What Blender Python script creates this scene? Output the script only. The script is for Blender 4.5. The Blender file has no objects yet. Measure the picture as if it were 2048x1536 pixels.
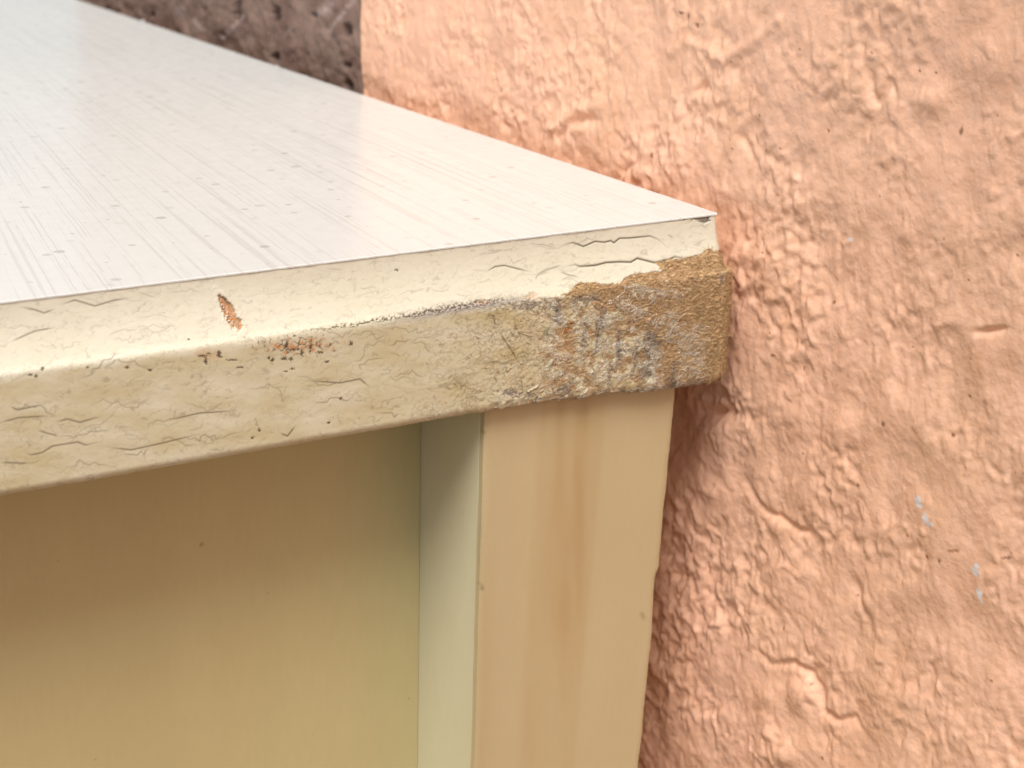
import bpy, math, random
import numpy as np
from mathutils import Matrix, Vector

# ------------------------------------------------------------------ camera, sky, sun, exposure
MM = 0.001
TABLE_H = 720.0                      # top of the cabinet above the ground, mm (local z = 0 is the table top)
sc = bpy.context.scene
CAM_F = 3815.1                       # focal length in pixels of a 2048 px wide picture
CAM_T = np.array([-213.705, -270.424, 77.816])
CAM_M = np.array([[0.8506079269, 0.1434026670, -0.5058674034],
                  [-0.5252426209, 0.2760487980, -0.8049330720],
                  [0.0242145394, 0.9503855724, 0.3101304884]])
cd = bpy.data.cameras.new('camera')
cam = bpy.data.objects.new('camera', cd)
sc.collection.objects.link(cam)
cd.sensor_width = 36.0
cd.lens = CAM_F / 2048 * 36
cd.clip_start = 0.01
cd.clip_end = 500
cd.dof.use_dof = True
cd.dof.focus_distance = 0.325
cd.dof.aperture_fstop = 34
mw = Matrix([list(CAM_M[i]) + [CAM_T[i] * MM] for i in range(3)] + [[0, 0, 0, 1]])
mw[2][3] += TABLE_H * MM
cam.matrix_world = mw
sc.camera = cam

SUN_EL, SUN_AZ = math.radians(57), math.radians(225)   # azimuth measured from +x, counter-clockwise
world = bpy.data.worlds.new('World')
sc.world = world
world.use_nodes = True
wn, wl = world.node_tree.nodes, world.node_tree.links
wn.clear()
sky = wn.new('ShaderNodeTexSky')
sky.sky_type = 'NISHITA'
sky.sun_disc = False
sky.sun_elevation = SUN_EL
sky.sun_rotation = math.radians(90) - SUN_AZ
sky.dust_density = 4.0
hs = wn.new('ShaderNodeHueSaturation')
hs.inputs['Saturation'].default_value = 0.12      # overcast: a grey-white sky
bg = wn.new('ShaderNodeBackground')
bg.inputs['Strength'].default_value = 0.055
wo = wn.new('ShaderNodeOutputWorld')
wl.new(sky.outputs[0], hs.inputs['Color'])
wl.new(hs.outputs[0], bg.inputs['Color'])
wl.new(bg.outputs[0], wo.inputs['Surface'])

sl = bpy.data.lights.new('sun', 'SUN')
sl.energy = 1.5
sl.angle = math.radians(26)
sl.color = (1.0, 0.975, 0.925)
sun = bpy.data.objects.new('sun', sl)
sc.collection.objects.link(sun)
sd = Vector((math.cos(SUN_EL) * math.cos(SUN_AZ), math.cos(SUN_EL) * math.sin(SUN_AZ), math.sin(SUN_EL)))
sun.rotation_euler = sd.to_track_quat('Z', 'Y').to_euler()
sun.location = sd * 5

vs = sc.view_settings
vs.view_transform = 'Standard'
vs.look = 'None'
vs.gamma = 1
vs.use_curve_mapping = False
vs.exposure = 1.0
sc.cycles.use_denoising = True
sc.cycles.max_bounces = 8
sc.cycles.diffuse_bounces = 6

# ------------------------------------------------------------------ numeric helpers
rng = np.random.default_rng(11)
random.seed(4)


def project(P):
    """surveyed picture position of points given in mm (used to lay marks out on the surfaces)"""
    c = (np.asarray(P, float) - CAM_T) @ CAM_M
    return 1024 + CAM_F * c[..., 0] / -c[..., 2], 768 - CAM_F * c[..., 1] / -c[..., 2]


def unproject(px, py, axis, val):
    d = CAM_M @ np.array([(px - 1024) / CAM_F, -(py - 768) / CAM_F, -1.0])
    return CAM_T + (val - CAM_T[axis]) / d[axis] * d


_perm = np.random.default_rng(3).permutation(4096).astype(np.int64)
_grad = np.random.default_rng(5).uniform(0, 2 * np.pi, 4096)
_gx, _gy = np.cos(_grad), np.sin(_grad)


def _hash(i, j, seed):
    return _perm[(_perm[(i + seed * 131) & 4095] + j) & 4095]


def gnoise(x, y, seed=0):
    xi, yi = np.floor(x).astype(np.int64), np.floor(y).astype(np.int64)
    xf, yf = x - xi, y - yi
    u, v = xf * xf * xf * (xf * (xf * 6 - 15) + 10), yf * yf * yf * (yf * (yf * 6 - 15) + 10)

    def g(a, b):
        h = _hash(xi + a, yi + b, seed)
        return _gx[h] * (xf - a) + _gy[h] * (yf - b)
    return ((g(0, 0) * (1 - u) + g(1, 0) * u) * (1 - v) + (g(0, 1) * (1 - u) + g(1, 1) * u) * v) * 1.5


def fbm(x, y, seed=0, oct=4, gain=0.5):
    r, a = 0, 1.0
    for k in range(oct):
        r = r + a * gnoise(x * 2 ** k, y * 2 ** k, seed + k * 7)
        a *= gain
    return r


def voro_edge(x, y, seed=0):
    """distance between the two nearest cell points: 0 on the joint of two cells"""
    xi, yi = np.floor(x).astype(np.int64), np.floor(y).astype(np.int64)
    f1 = np.full(x.shape, 9.0)
    f2 = np.full(x.shape, 9.0)
    for a in (-1, 0, 1):
        for b in (-1, 0, 1):
            h = _hash(xi + a, yi + b, seed)
            h2 = _perm[(h + 77) & 4095]
            d = np.hypot(xi + a + h / 4096 - x, yi + b + h2 / 4096 - y)
            m = d < f1
            f2 = np.where(m, f1, np.minimum(f2, d))
            f1 = np.where(m, d, f1)
    return f2 - f1, f1


def sstep(a, b, x):
    t = np.clip((x - a) / (b - a), 0, 1)
    return t * t * (3 - 2 * t)


def polydist(U, V, pts, reach):
    """indices near a polyline, their distance to it and their position along it (0..1)"""
    pts = np.asarray(pts, float)
    lo, hi = pts.min(0) - reach, pts.max(0) + reach
    idx = np.nonzero((U > lo[0]) & (U < hi[0]) & (V > lo[1]) & (V < hi[1]))[0]
    if not len(idx):
        return idx, None, None
    u, v = U[idx], V[idx]
    best = np.full(len(idx), 1e9)
    par = np.zeros(len(idx))
    n = len(pts) - 1
    for k in range(n):
        a, d = pts[k], pts[k + 1] - pts[k]
        t = np.clip(((u - a[0]) * d[0] + (v - a[1]) * d[1]) / (d @ d + 1e-9), 0, 1)
        q = np.hypot(u - a[0] - t * d[0], v - a[1] - t * d[1])
        m = q < best
        best[m] = q[m]
        par[m] = (k + t[m]) / n
    return idx, best, par


def in_poly(U, V, poly):
    r = np.zeros(U.shape, bool)
    n = len(poly)
    for i in range(n):
        (x1, y1), (x2, y2) = poly[i], poly[(i + 1) % n]
        if y1 == y2:
            continue
        c = ((y1 > V) != (y2 > V)) & (U < (x2 - x1) * (V - y1) / (y2 - y1) + x1)
        r ^= c
    return r


# ------------------------------------------------------------------ object helpers
def link_mesh(name, verts, faces, mat, parent=None, smooth=True, loc=None):
    me = bpy.data.meshes.new(name)
    v = np.asarray(verts, np.float64) * MM
    if isinstance(faces, np.ndarray) and faces.ndim == 2:
        nf, k = faces.shape
        me.vertices.add(len(v))
        me.vertices.foreach_set('co', v.ravel().astype(np.float32))
        me.loops.add(nf * k)
        me.loops.foreach_set('vertex_index', faces.ravel().astype(np.int32))
        me.polygons.add(nf)
        me.polygons.foreach_set('loop_start', np.arange(0, nf * k, k, dtype=np.int32))
        me.update(calc_edges=True)
        me.validate()
    else:
        me.from_pydata([tuple(p) for p in v], [], [list(map(int, f)) for f in faces])
    if smooth:
        me.polygons.foreach_set('use_smooth', np.ones(len(me.polygons), bool))
    me.materials.append(mat)
    me.update()
    o = bpy.data.objects.new(name, me)
    sc.collection.objects.link(o)
    if parent:
        o.parent = parent
    return o


def attr(o, name, values):
    a = o.data.attributes.new(name, 'FLOAT', 'POINT')
    a.data.foreach_set('value', np.asarray(values, np.float32))


def attr_color(o, name, values):
    a = o.data.attributes.new(name, 'FLOAT_COLOR', 'POINT')
    v = np.ones((len(values), 4), np.float32)
    v[:, :3] = values
    a.data.foreach_set('color', v.ravel())


def tag(o, label=None, cat=None, kind=None, group=None):
    if label:
        o['label'] = label
    if cat:
        o['category'] = cat
    if kind:
        o['kind'] = kind
    if group:
        o['group'] = group
    return o


class Mat:
    """small node builder"""

    def __init__(self, name, rough=0.6, spec=0.4):
        self.m = bpy.data.materials.new(name)
        self.m.use_nodes = True
        self.nt = self.m.node_tree
        self.n, self.l = self.nt.nodes, self.nt.links
        self.p = self.n['Principled BSDF']
        self.p.inputs['Roughness'].default_value = rough
        self.p.inputs['Specular IOR Level'].default_value = spec
        self.geo = self.n.new('ShaderNodeTexCoord')

    def co(self, scale=(1, 1, 1), rot=(0, 0, 0)):
        mp = self.n.new('ShaderNodeMapping')
        mp.inputs['Scale'].default_value = scale
        mp.inputs['Rotation'].default_value = rot
        self.l.new(self.geo.outputs['Object'], mp.inputs['Vector'])
        return mp.outputs[0]

    def noise(self, vec, scale, detail=4, rough=0.55, dist=0.0):
        t = self.n.new('ShaderNodeTexNoise')
        t.inputs['Scale'].default_value = scale
        t.inputs['Detail'].default_value = detail
        t.inputs['Roughness'].default_value = rough
        t.inputs['Distortion'].default_value = dist
        self.l.new(vec, t.inputs['Vector'])
        return t.outputs['Fac']

    def ramp(self, fac, a, b, lo=0.0, hi=1.0):
        r = self.n.new('ShaderNodeMapRange')
        r.interpolation_type = 'SMOOTHSTEP'
        r.inputs['From Min'].default_value = a
        r.inputs['From Max'].default_value = b
        r.inputs['To Min'].default_value = lo
        r.inputs['To Max'].default_value = hi
        self.l.new(fac, r.inputs['Value'])
        return r.outputs[0]

    def math(self, op, a, b=None):
        t = self.n.new('ShaderNodeMath')
        t.operation = op
        for k, v in enumerate((a, b)):
            if v is None:
                continue
            if isinstance(v, (int, float)):
                t.inputs[k].default_value = v
            else:
                self.l.new(v, t.inputs[k])
        return t.outputs[0]

    def mix(self, fac, a, b):
        t = self.n.new('ShaderNodeMix')
        t.data_type = 'RGBA'
        for key, v in ((0, fac), (6, a), (7, b)):
            if isinstance(v, (int, float)):
                t.inputs[key].default_value = v
            elif isinstance(v, tuple):
                t.inputs[key].default_value = (*v, 1)
            else:
                self.l.new(v, t.inputs[key])
        return t.outputs[2]

    def attr(self, name, out='Fac'):
        t = self.n.new('ShaderNodeAttribute')
        t.attribute_name = name
        return t.outputs[out]

    def bump(self, h, dist, strength=1.0):
        b = self.n.new('ShaderNodeBump')
        b.inputs['Distance'].default_value = dist
        b.inputs['Strength'].default_value = strength
        self.l.new(h, b.inputs['Height'])
        self.l.new(b.outputs[0], self.p.inputs['Normal'])

    def color(self, c):
        if isinstance(c, tuple):
            self.p.inputs['Base Color'].default_value = (*c, 1)
        else:
            self.l.new(c, self.p.inputs['Base Color'])

    def rough(self, r):
        self.l.new(r, self.p.inputs['Roughness'])


# ------------------------------------------------------------------ materials
def wall_material():
    m = Mat('peach_masonry_paint', 0.46, 0.45)
    c = m.co()
    big = m.ramp(m.noise(c, 28, 3), 0.35, 0.7)
    col = m.mix(big, (0.85, 0.485, 0.325), (0.81, 0.47, 0.305))
    fine = m.ramp(m.noise(c, 420, 5, 0.65), 0.35, 0.75)
    stain = m.ramp(m.noise(m.co((1, 1, 0.6)), 75, 5, 0.6, 0.4), 0.48, 0.70)
    col = m.mix(m.math('MULTIPLY', stain, 0.45), col, (0.70, 0.37, 0.215))
    col = m.mix(m.math('MULTIPLY', fine, 0.35), col, (0.86, 0.56, 0.43))
    col = m.mix(m.attr('dirt'), col, (0.20, 0.075, 0.03))
    col = m.mix(m.attr('fleck'), col, (0.74, 0.76, 0.80))
    m.color(col)
    h = m.math('ADD', m.noise(c, 650, 2, 0.5), m.math('MULTIPLY', m.noise(c, 2400, 3, 0.6), 0.16))
    m.bump(h, 0.0003, 0.75)
    return m.m


def brown_material():
    m = Mat('brown_masonry_paint', 0.55, 0.4)
    c = m.co()
    col = m.mix(m.ramp(m.noise(c, 90, 4), 0.35, 0.7), (0.17, 0.10, 0.077), (0.25, 0.165, 0.13))
    col = m.mix(m.attr('hole'), col, (0.06, 0.034, 0.025))
    col = m.mix(m.attr('scuff'), col, (0.52, 0.42, 0.40))
    m.color(col)
    m.bump(m.noise(c, 420, 4), 0.0004, 0.7)
    return m.m


def laminate_material():
    m = Mat('white_woodgrain_laminate', 0.3, 0.55)
    sep = m.n.new('ShaderNodeSeparateXYZ')
    m.l.new(m.geo.outputs['Object'], sep.inputs[0])
    x, y = sep.outputs[0], sep.outputs[1]
    # grain lines run front to back and draw together a little towards the back
    u = m.math('DIVIDE', x, m.math('SUBTRACT', 1.0, m.math('MULTIPLY', m.math('MINIMUM', y, 0.42), 1.5)))
    cmb = m.n.new('ShaderNodeCombineXYZ')
    m.l.new(u, cmb.inputs[0])
    m.l.new(m.math('MULTIPLY', y, 0.008), cmb.inputs[1])
    v = cmb.outputs[0]
    wob = m.n.new('ShaderNodeVectorMath')
    wob.operation = 'ADD'
    nz = m.n.new('ShaderNodeTexNoise')
    nz.inputs['Scale'].default_value = 160
    m.l.new(m.geo.outputs['Object'], nz.inputs['Vector'])
    sc_ = m.n.new('ShaderNodeVectorMath')
    sc_.operation = 'SCALE'
    sc_.inputs['Scale'].default_value = 0.00035
    m.l.new(nz.outputs['Color'], sc_.inputs[0])
    m.l.new(v, wob.inputs[0])
    m.l.new(sc_.outputs[0], wob.inputs[1])
    l1 = m.ramp(m.noise(wob.outputs[0], 1100, 2, 0.5), 0.61, 0.68)
    l2 = m.ramp(m.noise(wob.outputs[0], 1700, 1, 0.5), 0.55, 0.70)
    patch = m.ramp(m.noise(m.co((1, 0.5, 1)), 26, 2), 0.15, 0.85)
    lines = m.math('MAXIMUM', m.math('MULTIPLY', l1, patch), m.math('MULTIPLY', l2, 0.45))
    base = m.mix(m.ramp(m.noise(m.co(), 14, 3), 0.3, 0.7), (0.70, 0.715, 0.70), (0.685, 0.70, 0.685))
    col = m.mix(m.math('MULTIPLY', lines, 0.40), base, (0.28, 0.26, 0.22))
    # short lens-shaped flecks
    vo = m.n.new('ShaderNodeTexVoronoi')
    vo.voronoi_dimensions = '2D'
    vo.inputs['Scale'].default_value = 185
    vo.inputs['Randomness'].default_value = 1.0
    m.l.new(m.co((0.75, 0.8, 1), (0, 0, -0.08)), vo.inputs['Vector'])
    cs = m.n.new('ShaderNodeSeparateColor')
    m.l.new(vo.outputs['Color'], cs.inputs[0])
    on = m.math('GREATER_THAN', cs.outputs[0], 0.12)
    size = m.math('MULTIPLY', cs.outputs[1], 0.16)
    d = m.math('SUBTRACT', size, vo.outputs['Distance'])
    fl = m.math('MULTIPLY', m.ramp(d, 0.0, 0.05), on)
    fl = m.math('MULTIPLY', fl, m.math('MULTIPLY', cs.outputs[2], 0.65))
    col = m.mix(fl, col, (0.40, 0.41, 0.36))
    m.color(col)
    m.rough(m.ramp(m.noise(m.co(), 300, 3), 0.3, 0.7, 0.20, 0.26))
    m.bump(m.math('SUBTRACT', 1.0, m.math('MAXIMUM', lines, fl)), 0.00006, 0.5)
    return m.m


def paint_nodes(m, base_a, base_b, scale=18):
    c = m.co()
    col = m.mix(m.ramp(m.noise(c, scale, 4), 0.3, 0.7), base_a, base_b)
    return col, c


def moulding_material():
    m = Mat('cracked_cream_paint', 0.5, 0.4)
    col, c = paint_nodes(m, (0.735, 0.71, 0.585), (0.71, 0.68, 0.545), 45)
    mott = m.ramp(m.noise(c, 700, 3, 0.6), 0.4, 0.72)
    col = m.mix(m.math('MULTIPLY', mott, 0.16), col, (0.60, 0.54, 0.37))
    col = m.mix(m.attr('grime_shade'), col, (0.485, 0.395, 0.19))
    fib = m.noise(m.co((1, 1, 2.5), (0, 0.1, 0)), 1300, 4, 0.7)
    mdf = m.mix(m.ramp(fib, 0.3, 0.7), (0.38, 0.235, 0.12), (0.64, 0.455, 0.26))
    mdf = m.mix(m.ramp(m.noise(c, 130, 3), 0.35, 0.65), mdf, m.mix(0.35, mdf, (0.42, 0.31, 0.14)))
    col = m.mix(m.attr('bare'), col, mdf)
    col = m.mix(m.attr('grey'), col, (0.27, 0.235, 0.22))
    col = m.mix(m.attr('pale'), col, (0.74, 0.69, 0.57))
    col = m.mix(m.attr('rust'), col, (0.52, 0.19, 0.04))
    col = m.mix(m.attr('dark'), col, (0.06, 0.036, 0.015))
    m.color(col)
    m.rough(m.math('ADD', 0.48, m.math('MULTIPLY', m.attr('bare'), 0.4)))
    h = m.math('ADD', m.noise(c, 800, 4, 0.6), m.math('MULTIPLY', m.math('MULTIPLY', fib, m.attr('bare')), 3.0))
    m.bump(h, 0.00005, 0.6)
    return m.m


def fibre_material():
    m = Mat('fibreboard_fibres', 0.8, 0.2)
    m.color(m.attr('tint', 'Color'))
    return m.m


def panel_material(name, a, b, streak=None, rough=0.45):
    m = Mat(name, rough, 0.4)
    col, c = paint_nodes(m, a, b, 12)
    bands = m.ramp(m.noise(m.co((1, 1, 0.12)), 34, 2), 0.35, 0.65)  # soft vertical bands of glossy reflection, painted into the base colour
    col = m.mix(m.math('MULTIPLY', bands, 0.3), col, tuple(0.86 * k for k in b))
    grain = m.ramp(m.noise(m.co((1, 1, 0.25)), 900, 3), 0.35, 0.7)
    col = m.mix(m.math('MULTIPLY', grain, 0.08), col, tuple(0.75 * k for k in b))
    sp = m.ramp(m.noise(c, 230, 2), 0.74, 0.78)
    col = m.mix(m.math('MULTIPLY', sp, 0.5), col, (0.25, 0.17, 0.08))
    if streak:
        col = m.mix(m.attr('streak'), col, streak)
        col = m.mix(m.attr('dark'), col, (0.06, 0.04, 0.02))
    m.color(col)
    m.bump(m.noise(c, 700, 3), 0.00006, 0.35)
    return m.m


def ground_material():
    m = Mat('dark_asphalt', 0.85, 0.3)
    c = m.co()
    col = m.mix(m.ramp(m.noise(c, 6, 6), 0.3, 0.7), (0.065, 0.06, 0.05), (0.10, 0.09, 0.075))
    col = m.mix(m.ramp(m.noise(c, 220, 3), 0.6, 0.75), col, (0.16, 0.15, 0.13))
    m.color(col)
    m.bump(m.noise(c, 150, 5), 0.002, 0.6)
    return m.m


M_WALL, M_BROWN, M_LAM = wall_material(), brown_material(), laminate_material()
M_MOULD, M_FIB = moulding_material(), fibre_material()
M_FACING = panel_material('tan_stained_facing', (0.565, 0.455, 0.265), (0.53, 0.42, 0.24), (0.42, 0.265, 0.105))
M_POST = panel_material('olive_cream_paint', (0.70, 0.645, 0.445), (0.66, 0.605, 0.405))
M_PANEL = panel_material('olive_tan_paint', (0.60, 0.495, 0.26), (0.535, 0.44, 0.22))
M_FLAKE = panel_material('peeled_paint', (0.58, 0.50, 0.36), (0.50, 0.42, 0.28))
M_GROUND = ground_material()


def grid_faces(nu, nv, wrap=False):
    i = np.arange(nu if wrap else nu - 1)
    j = np.arange(nv - 1)
    I, J = np.meshgrid(i, j, indexing='ij')
    a = I * nv + J
    b = ((I + 1) % nu) * nv + J
    return np.stack([a, b, b + 1, a + 1], -1).reshape(-1, 4)


def steps(*spans):
    """1-D sample positions: spans of (start, end, step)"""
    out = []
    for a, b, st in spans:
        n = max(1, int(round(abs(b - a) / st)))
        out += list(a + (b - a) * np.arange(n) / n)
    out.append(spans[-1][1])
    return np.array(out)


# ------------------------------------------------------------------ ground
gz = -TABLE_H
ground = link_mesh('ground', [(-60000, -60000, 0), (60000, -60000, 0), (60000, 60000, 0), (-60000, 60000, 0)],
                   [(0, 1, 2, 3)], M_GROUND, smooth=False)
tag(ground, kind='structure')

# ------------------------------------------------------------------ peach wall
WALL_X = 7.0
SEAM_Y = 154.8


def wall_sheet(name, ys, zs, hfun, x0, thick, mat):
    Y, Z = np.meshgrid(ys, zs, indexing='ij')
    h, attrs = hfun(Y.ravel(), Z.ravel())
    ny, nz = len(ys), len(zs)
    V = np.stack([x0 - h, Y.ravel(), Z.ravel() + TABLE_H], -1)
    F = grid_faces(ny, nz)
    # the closed body behind the face
    ring = [i * nz for i in range(ny)] + [(ny - 1) * nz + j for j in range(1, nz)] + \
           [i * nz + nz - 1 for i in range(ny - 2, -1, -1)] + [j for j in range(nz - 2, 0, -1)]
    B = V[ring].copy()
    B[:, 0] = x0 + thick
    n0 = len(V)
    k = len(ring)
    side = np.array([[ring[(i + 1) % k], ring[i], n0 + i, n0 + (i + 1) % k] for i in range(k)])
    o = link_mesh(name, np.vstack([V, B]), np.vstack([F, side]), mat)
    for nm, a in attrs.items():
        attr(o, nm, np.concatenate([a, np.zeros(k)]))
    return o


def peach_height(y, z):
    U, V = project(np.stack([np.full(y.shape, WALL_X), y, z], -1))
    # rotated frame: the trowel and brush marks lean
    a = math.radians(24)
    p, q = y * math.cos(a) + z * math.sin(a), -y * math.sin(a) + z * math.cos(a)
    h = 0.8 * fbm(y / 45, z / 45, 1, 2) + 0.62 * gnoise(p / 7.5, q / 10, 5)
    wx, wy = 0.8 * gnoise(p / 3.5, q / 3.5, 21), 0.8 * gnoise(p / 3.5, q / 3.5, 22)
    n1 = gnoise((p + wx) / 2.4, (q + wy) / 3.6, 9)
    n2 = gnoise((p + wx) / 1.4, (q + wy) / 1.95, 15)
    n3 = gnoise(p / 0.85, q / 1.2, 17)
    amt = 0.40 + 0.75 * sstep(-0.3, 0.45, fbm(y / 22, z / 22, 33, 2))
    amt = amt * (0.5 + 0.5 * sstep(-60, 15, y))
    h = h + amt * (0.50 * n1 + 0.27 * n2 + 0.06 * n3)
    lump = sstep(0.30, 0.70, gnoise(p / 3.4, q / 4.2, 41))
    h = h + 0.20 * lump * sstep(-0.2, 0.4, gnoise(y / 18, z / 18, 42))
    dirt = np.zeros(y.shape)
    fleck = np.zeros(y.shape)
    # single marks found on this wall
    for pts, w, dep in (
            ([(1517, 1309), (1539, 1331), (1583, 1326), (1615, 1347), (1634, 1380), (1643, 1424), (1675, 1443), (1702, 1434), (1719, 1456)], 7, 0.85),
            ([(1479, 953), (1501, 988), (1528, 1026), (1556, 1037), (1588, 1062), (1615, 1070), (1624, 1089)], 7, 0.7),
            ([(1380, 192), (1410, 168), (1430, 190)], 9, 0.8),
            ([(1120, 278), (1140, 250), (1172, 238), (1205, 246)], 10, 0.9),
            ([(1478, 270), (1490, 290), (1506, 322)], 7, 0.7),
            ([(1735, 120), (1740, 180), (1750, 207), (1772, 165), (1792, 200)], 9, 0.8),
            ([(1950, 665), (1985, 662), (2018, 655)], 7, 0.9),
            ([(1440, 775), (1452, 800), (1462, 850)], 9, 0.8),
            ([(1640, 880), (1700, 930), (1740, 990)], 8, 0.35),
            ([(1700, 1150), (1715, 1200), (1742, 1260)], 8, 0.5),
            ([(1420, 1180), (1450, 1240), (1475, 1300)], 8, 0.5)):
        idx, d, t = polydist(U, V, pts, w * 4)
        if len(idx):
            h[idx] -= dep * np.exp(-(d / w) ** 2) * np.sqrt(np.clip(np.sin(np.pi * np.clip(t, 0.02, 0.98)), 0, 1))
    for pts, w, up in (
            ([(1342, 105), (1365, 82), (1400, 92), (1450, 120), (1500, 90), (1560, 40)], 12, 0.6),
            ([(1460, 300), (1490, 235), (1530, 150)], 9, 0.45),
            ([(1110, 255), (1150, 218), (1200, 212)], 12, 0.6)):
        idx, d, t = polydist(U, V, pts, w * 4)
        if len(idx):
            h[idx] += up * np.exp(-(d / w) ** 2)
    for cx, cy, rx, ry, up in ((1597, 1385, 26, 34, 1.1), (1532, 1388, 24, 30, 0.8), (1566, 1515, 34, 30, 0.9), (1548, 1052, 24, 22, 0.7),
                               (1730, 1212, 16, 22, 0.6), (1425, 858, 30, 16, 0.6), (1440, 824, 34, 11, -1.4), (1445, 392, 26, 34, 0.9),
                               (1650, 1000, 22, 20, 0.4), (1160, 262, 40, 16, 0.4), (1860, 200, 34, 24, 0.6), (1605, 1150, 14, 20, 0.4),
                               (1680, 860, 30, 24, 0.35), (1900, 640, 30, 20, 0.4)):
        e = ((U - cx) / rx) ** 2 + ((V - cy) / ry) ** 2
        h = h + up * np.exp(-e)
    # fine near the surveyed part only; far away the grid is too coarse for it
    near = sstep(230, 150, np.abs(y - 30)) * np.where(z > -40, sstep(180, 125, z), sstep(200, 120, np.abs(z + 40)))
    h = h * near + 1.0 * fbm(y / 300, z / 300, 60, 3) * (1 - near)
    # white paint drips and small brown specks
    wob = 6 * gnoise(U / 7, V / 7, 71)
    for cx, cy, rx, ry in ((1840, 1003, 7, 12), (1853, 1036, 7, 10), (1866, 1048, 9, 4), (1955, 1138, 7, 15), (1962, 1190, 5, 14), (1700, 480, 5, 3), (1640, 470, 4, 3)):
        e = np.hypot((U + wob - cx) / rx, (V + wob - cy) / ry)
        fleck = np.maximum(fleck, sstep(1.15, 0.75, e) * (0.75 + 0.25 * gnoise(U / 4, V / 4, 72)))
    spots = [(1358, 26, 5, 3), (1375, 33, 3, 7), (1391, 50, 4, 5), (1920, 262, 4, 9), (1550, 710, 4, 3), (1605, 738, 3, 4), (1912, 1100, 11, 2.5), (2015, 1115, 12, 2.5),
             (1770, 848, 4, 5), (1908, 870, 3, 5), (1300, 310, 3, 6), (1665, 605, 4, 4), (1885, 1120, 3, 4)]
    r2 = np.random.default_rng(8)
    for k in range(46):
        spots.append((r2.uniform(1450, 2048), r2.uniform(0, 1536), r2.uniform(1.2, 3.2), r2.uniform(1.2, 3.5)))
    for cx, cy, rx, ry in spots:
        idx = np.nonzero((np.abs(U - cx) < rx * 3 + 8) & (np.abs(V - cy) < ry * 3 + 8))[0]
        if len(idx):
            e = np.hypot((U[idx] - cx + wob[idx] * 0.3) / rx, (V[idx] - cy + wob[idx] * 0.3) / ry)
            dirt[idx] = np.maximum(dirt[idx], sstep(1.3, 0.6, e) * 0.85)
    return h, {'dirt': np.clip(dirt, 0, 1) * near, 'fleck': np.clip(fleck, 0, 1) * near}


ys = steps((-1500, -300, 60), (-300, -95, 8), (-95, 60, 0.30), (60, SEAM_Y, 0.36))
zs = steps((-TABLE_H, -240, 40), (-240, -150, 4), (-150, 62, 0.30), (62, 140, 0.6), (140, 200, 5), (200, 1700, 60))
wall = wall_sheet('peach_wall', ys, zs, peach_height, WALL_X, 140, M_WALL)
tag(wall, 'peach painted masonry wall with lumpy rough plaster behind the cabinet corner', 'wall')


def brown_height(y, z):
    h = 0.9 * fbm(y / 30, z / 30, 101, 2) + 0.5 * fbm(y / 6, z / 5, 103, 3) + 0.35 * np.abs(gnoise(y / 3.2, z / 2.6, 107))
    U, V = project(np.stack([np.full(y.shape, WALL_X + 1.5), y, z], -1))
    near = sstep(60, 40, np.abs(z)) * sstep(450, 400, y)
    hole = np.zeros(y.shape)
    scuff = np.zeros(y.shape)
    for cx, cy, rx, ry in ((468, 18, 7, 26), (542, 28, 9, 18), (545, 115, 8, 8), (690, 60, 8, 13), (690, 172, 9, 12), (690, 132, 5, 6), (205, 22, 5, 8), (400, 20, 5, 6),
                           (620, 30, 5, 5), (300, 30, 4, 7), (440, 70, 5, 5)):
        e = np.hypot((U - cx) / rx, (V - cy) / ry) + 0.4 * gnoise(U / 6, V / 6, 111)
        w = sstep(1.25, 0.5, e)
        hole = np.maximum(hole, w)
    for pts, w in (([(700, 0), (680, 30), (655, 62)], 5), ([(628, 28), (650, 18), (660, 5)], 9), ([(440, 75), (460, 55), (480, 30)], 4), ([(380, 40), (395, 60)], 4), ([(560, 70), (575, 60)], 3), ([(350, 20), (356, 30)], 6)):
        idx, d, t = polydist(U, V, pts, w * 4)
        if len(idx):
            scuff[idx] = np.maximum(scuff[idx], np.exp(-(d / w) ** 2) * (0.6 + 0.5 * gnoise(U[idx] / 8, V[idx] / 8, 113)))
    h = (h - 1.6 * hole) * near
    return h, {'hole': np.clip(hole * near, 0, 1), 'scuff': np.clip(scuff * near * 0.55, 0, 1)}


ys2 = steps((SEAM_Y + 0.5, 372, 0.7))
zs2 = steps((-TABLE_H, -60, 40), (-60, -10, 5), (-10, 40, 0.5), (40, 80, 5), (80, 1700, 90))
bwall = wall_sheet('brown_wall', ys2, zs2, brown_height, WALL_X + 2.6, 137, M_BROWN)
tag(bwall, 'dark brown painted strip of pitted wall behind the back of the cabinet top', 'wall')

# ------------------------------------------------------------------ the cabinet
CAB_W, CAB_D = 600.0, 430.0
cabinet = bpy.data.objects.new('cabinet', None)
sc.collection.objects.link(cabinet)
cabinet.location = (0, 0, 0)
cabinet.empty_display_size = 0.05
tag(cabinet, 'weathered cream painted cabinet with white laminate top and a worn, fraying front corner', 'cabinet')

# --- path round the table top: position, outward normal, arc length s (s = x on the front side)
R0 = 0.9
path = []


def add_path(x, y, nx, ny, s):
    path.append((x, y, nx, ny, s))


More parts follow.
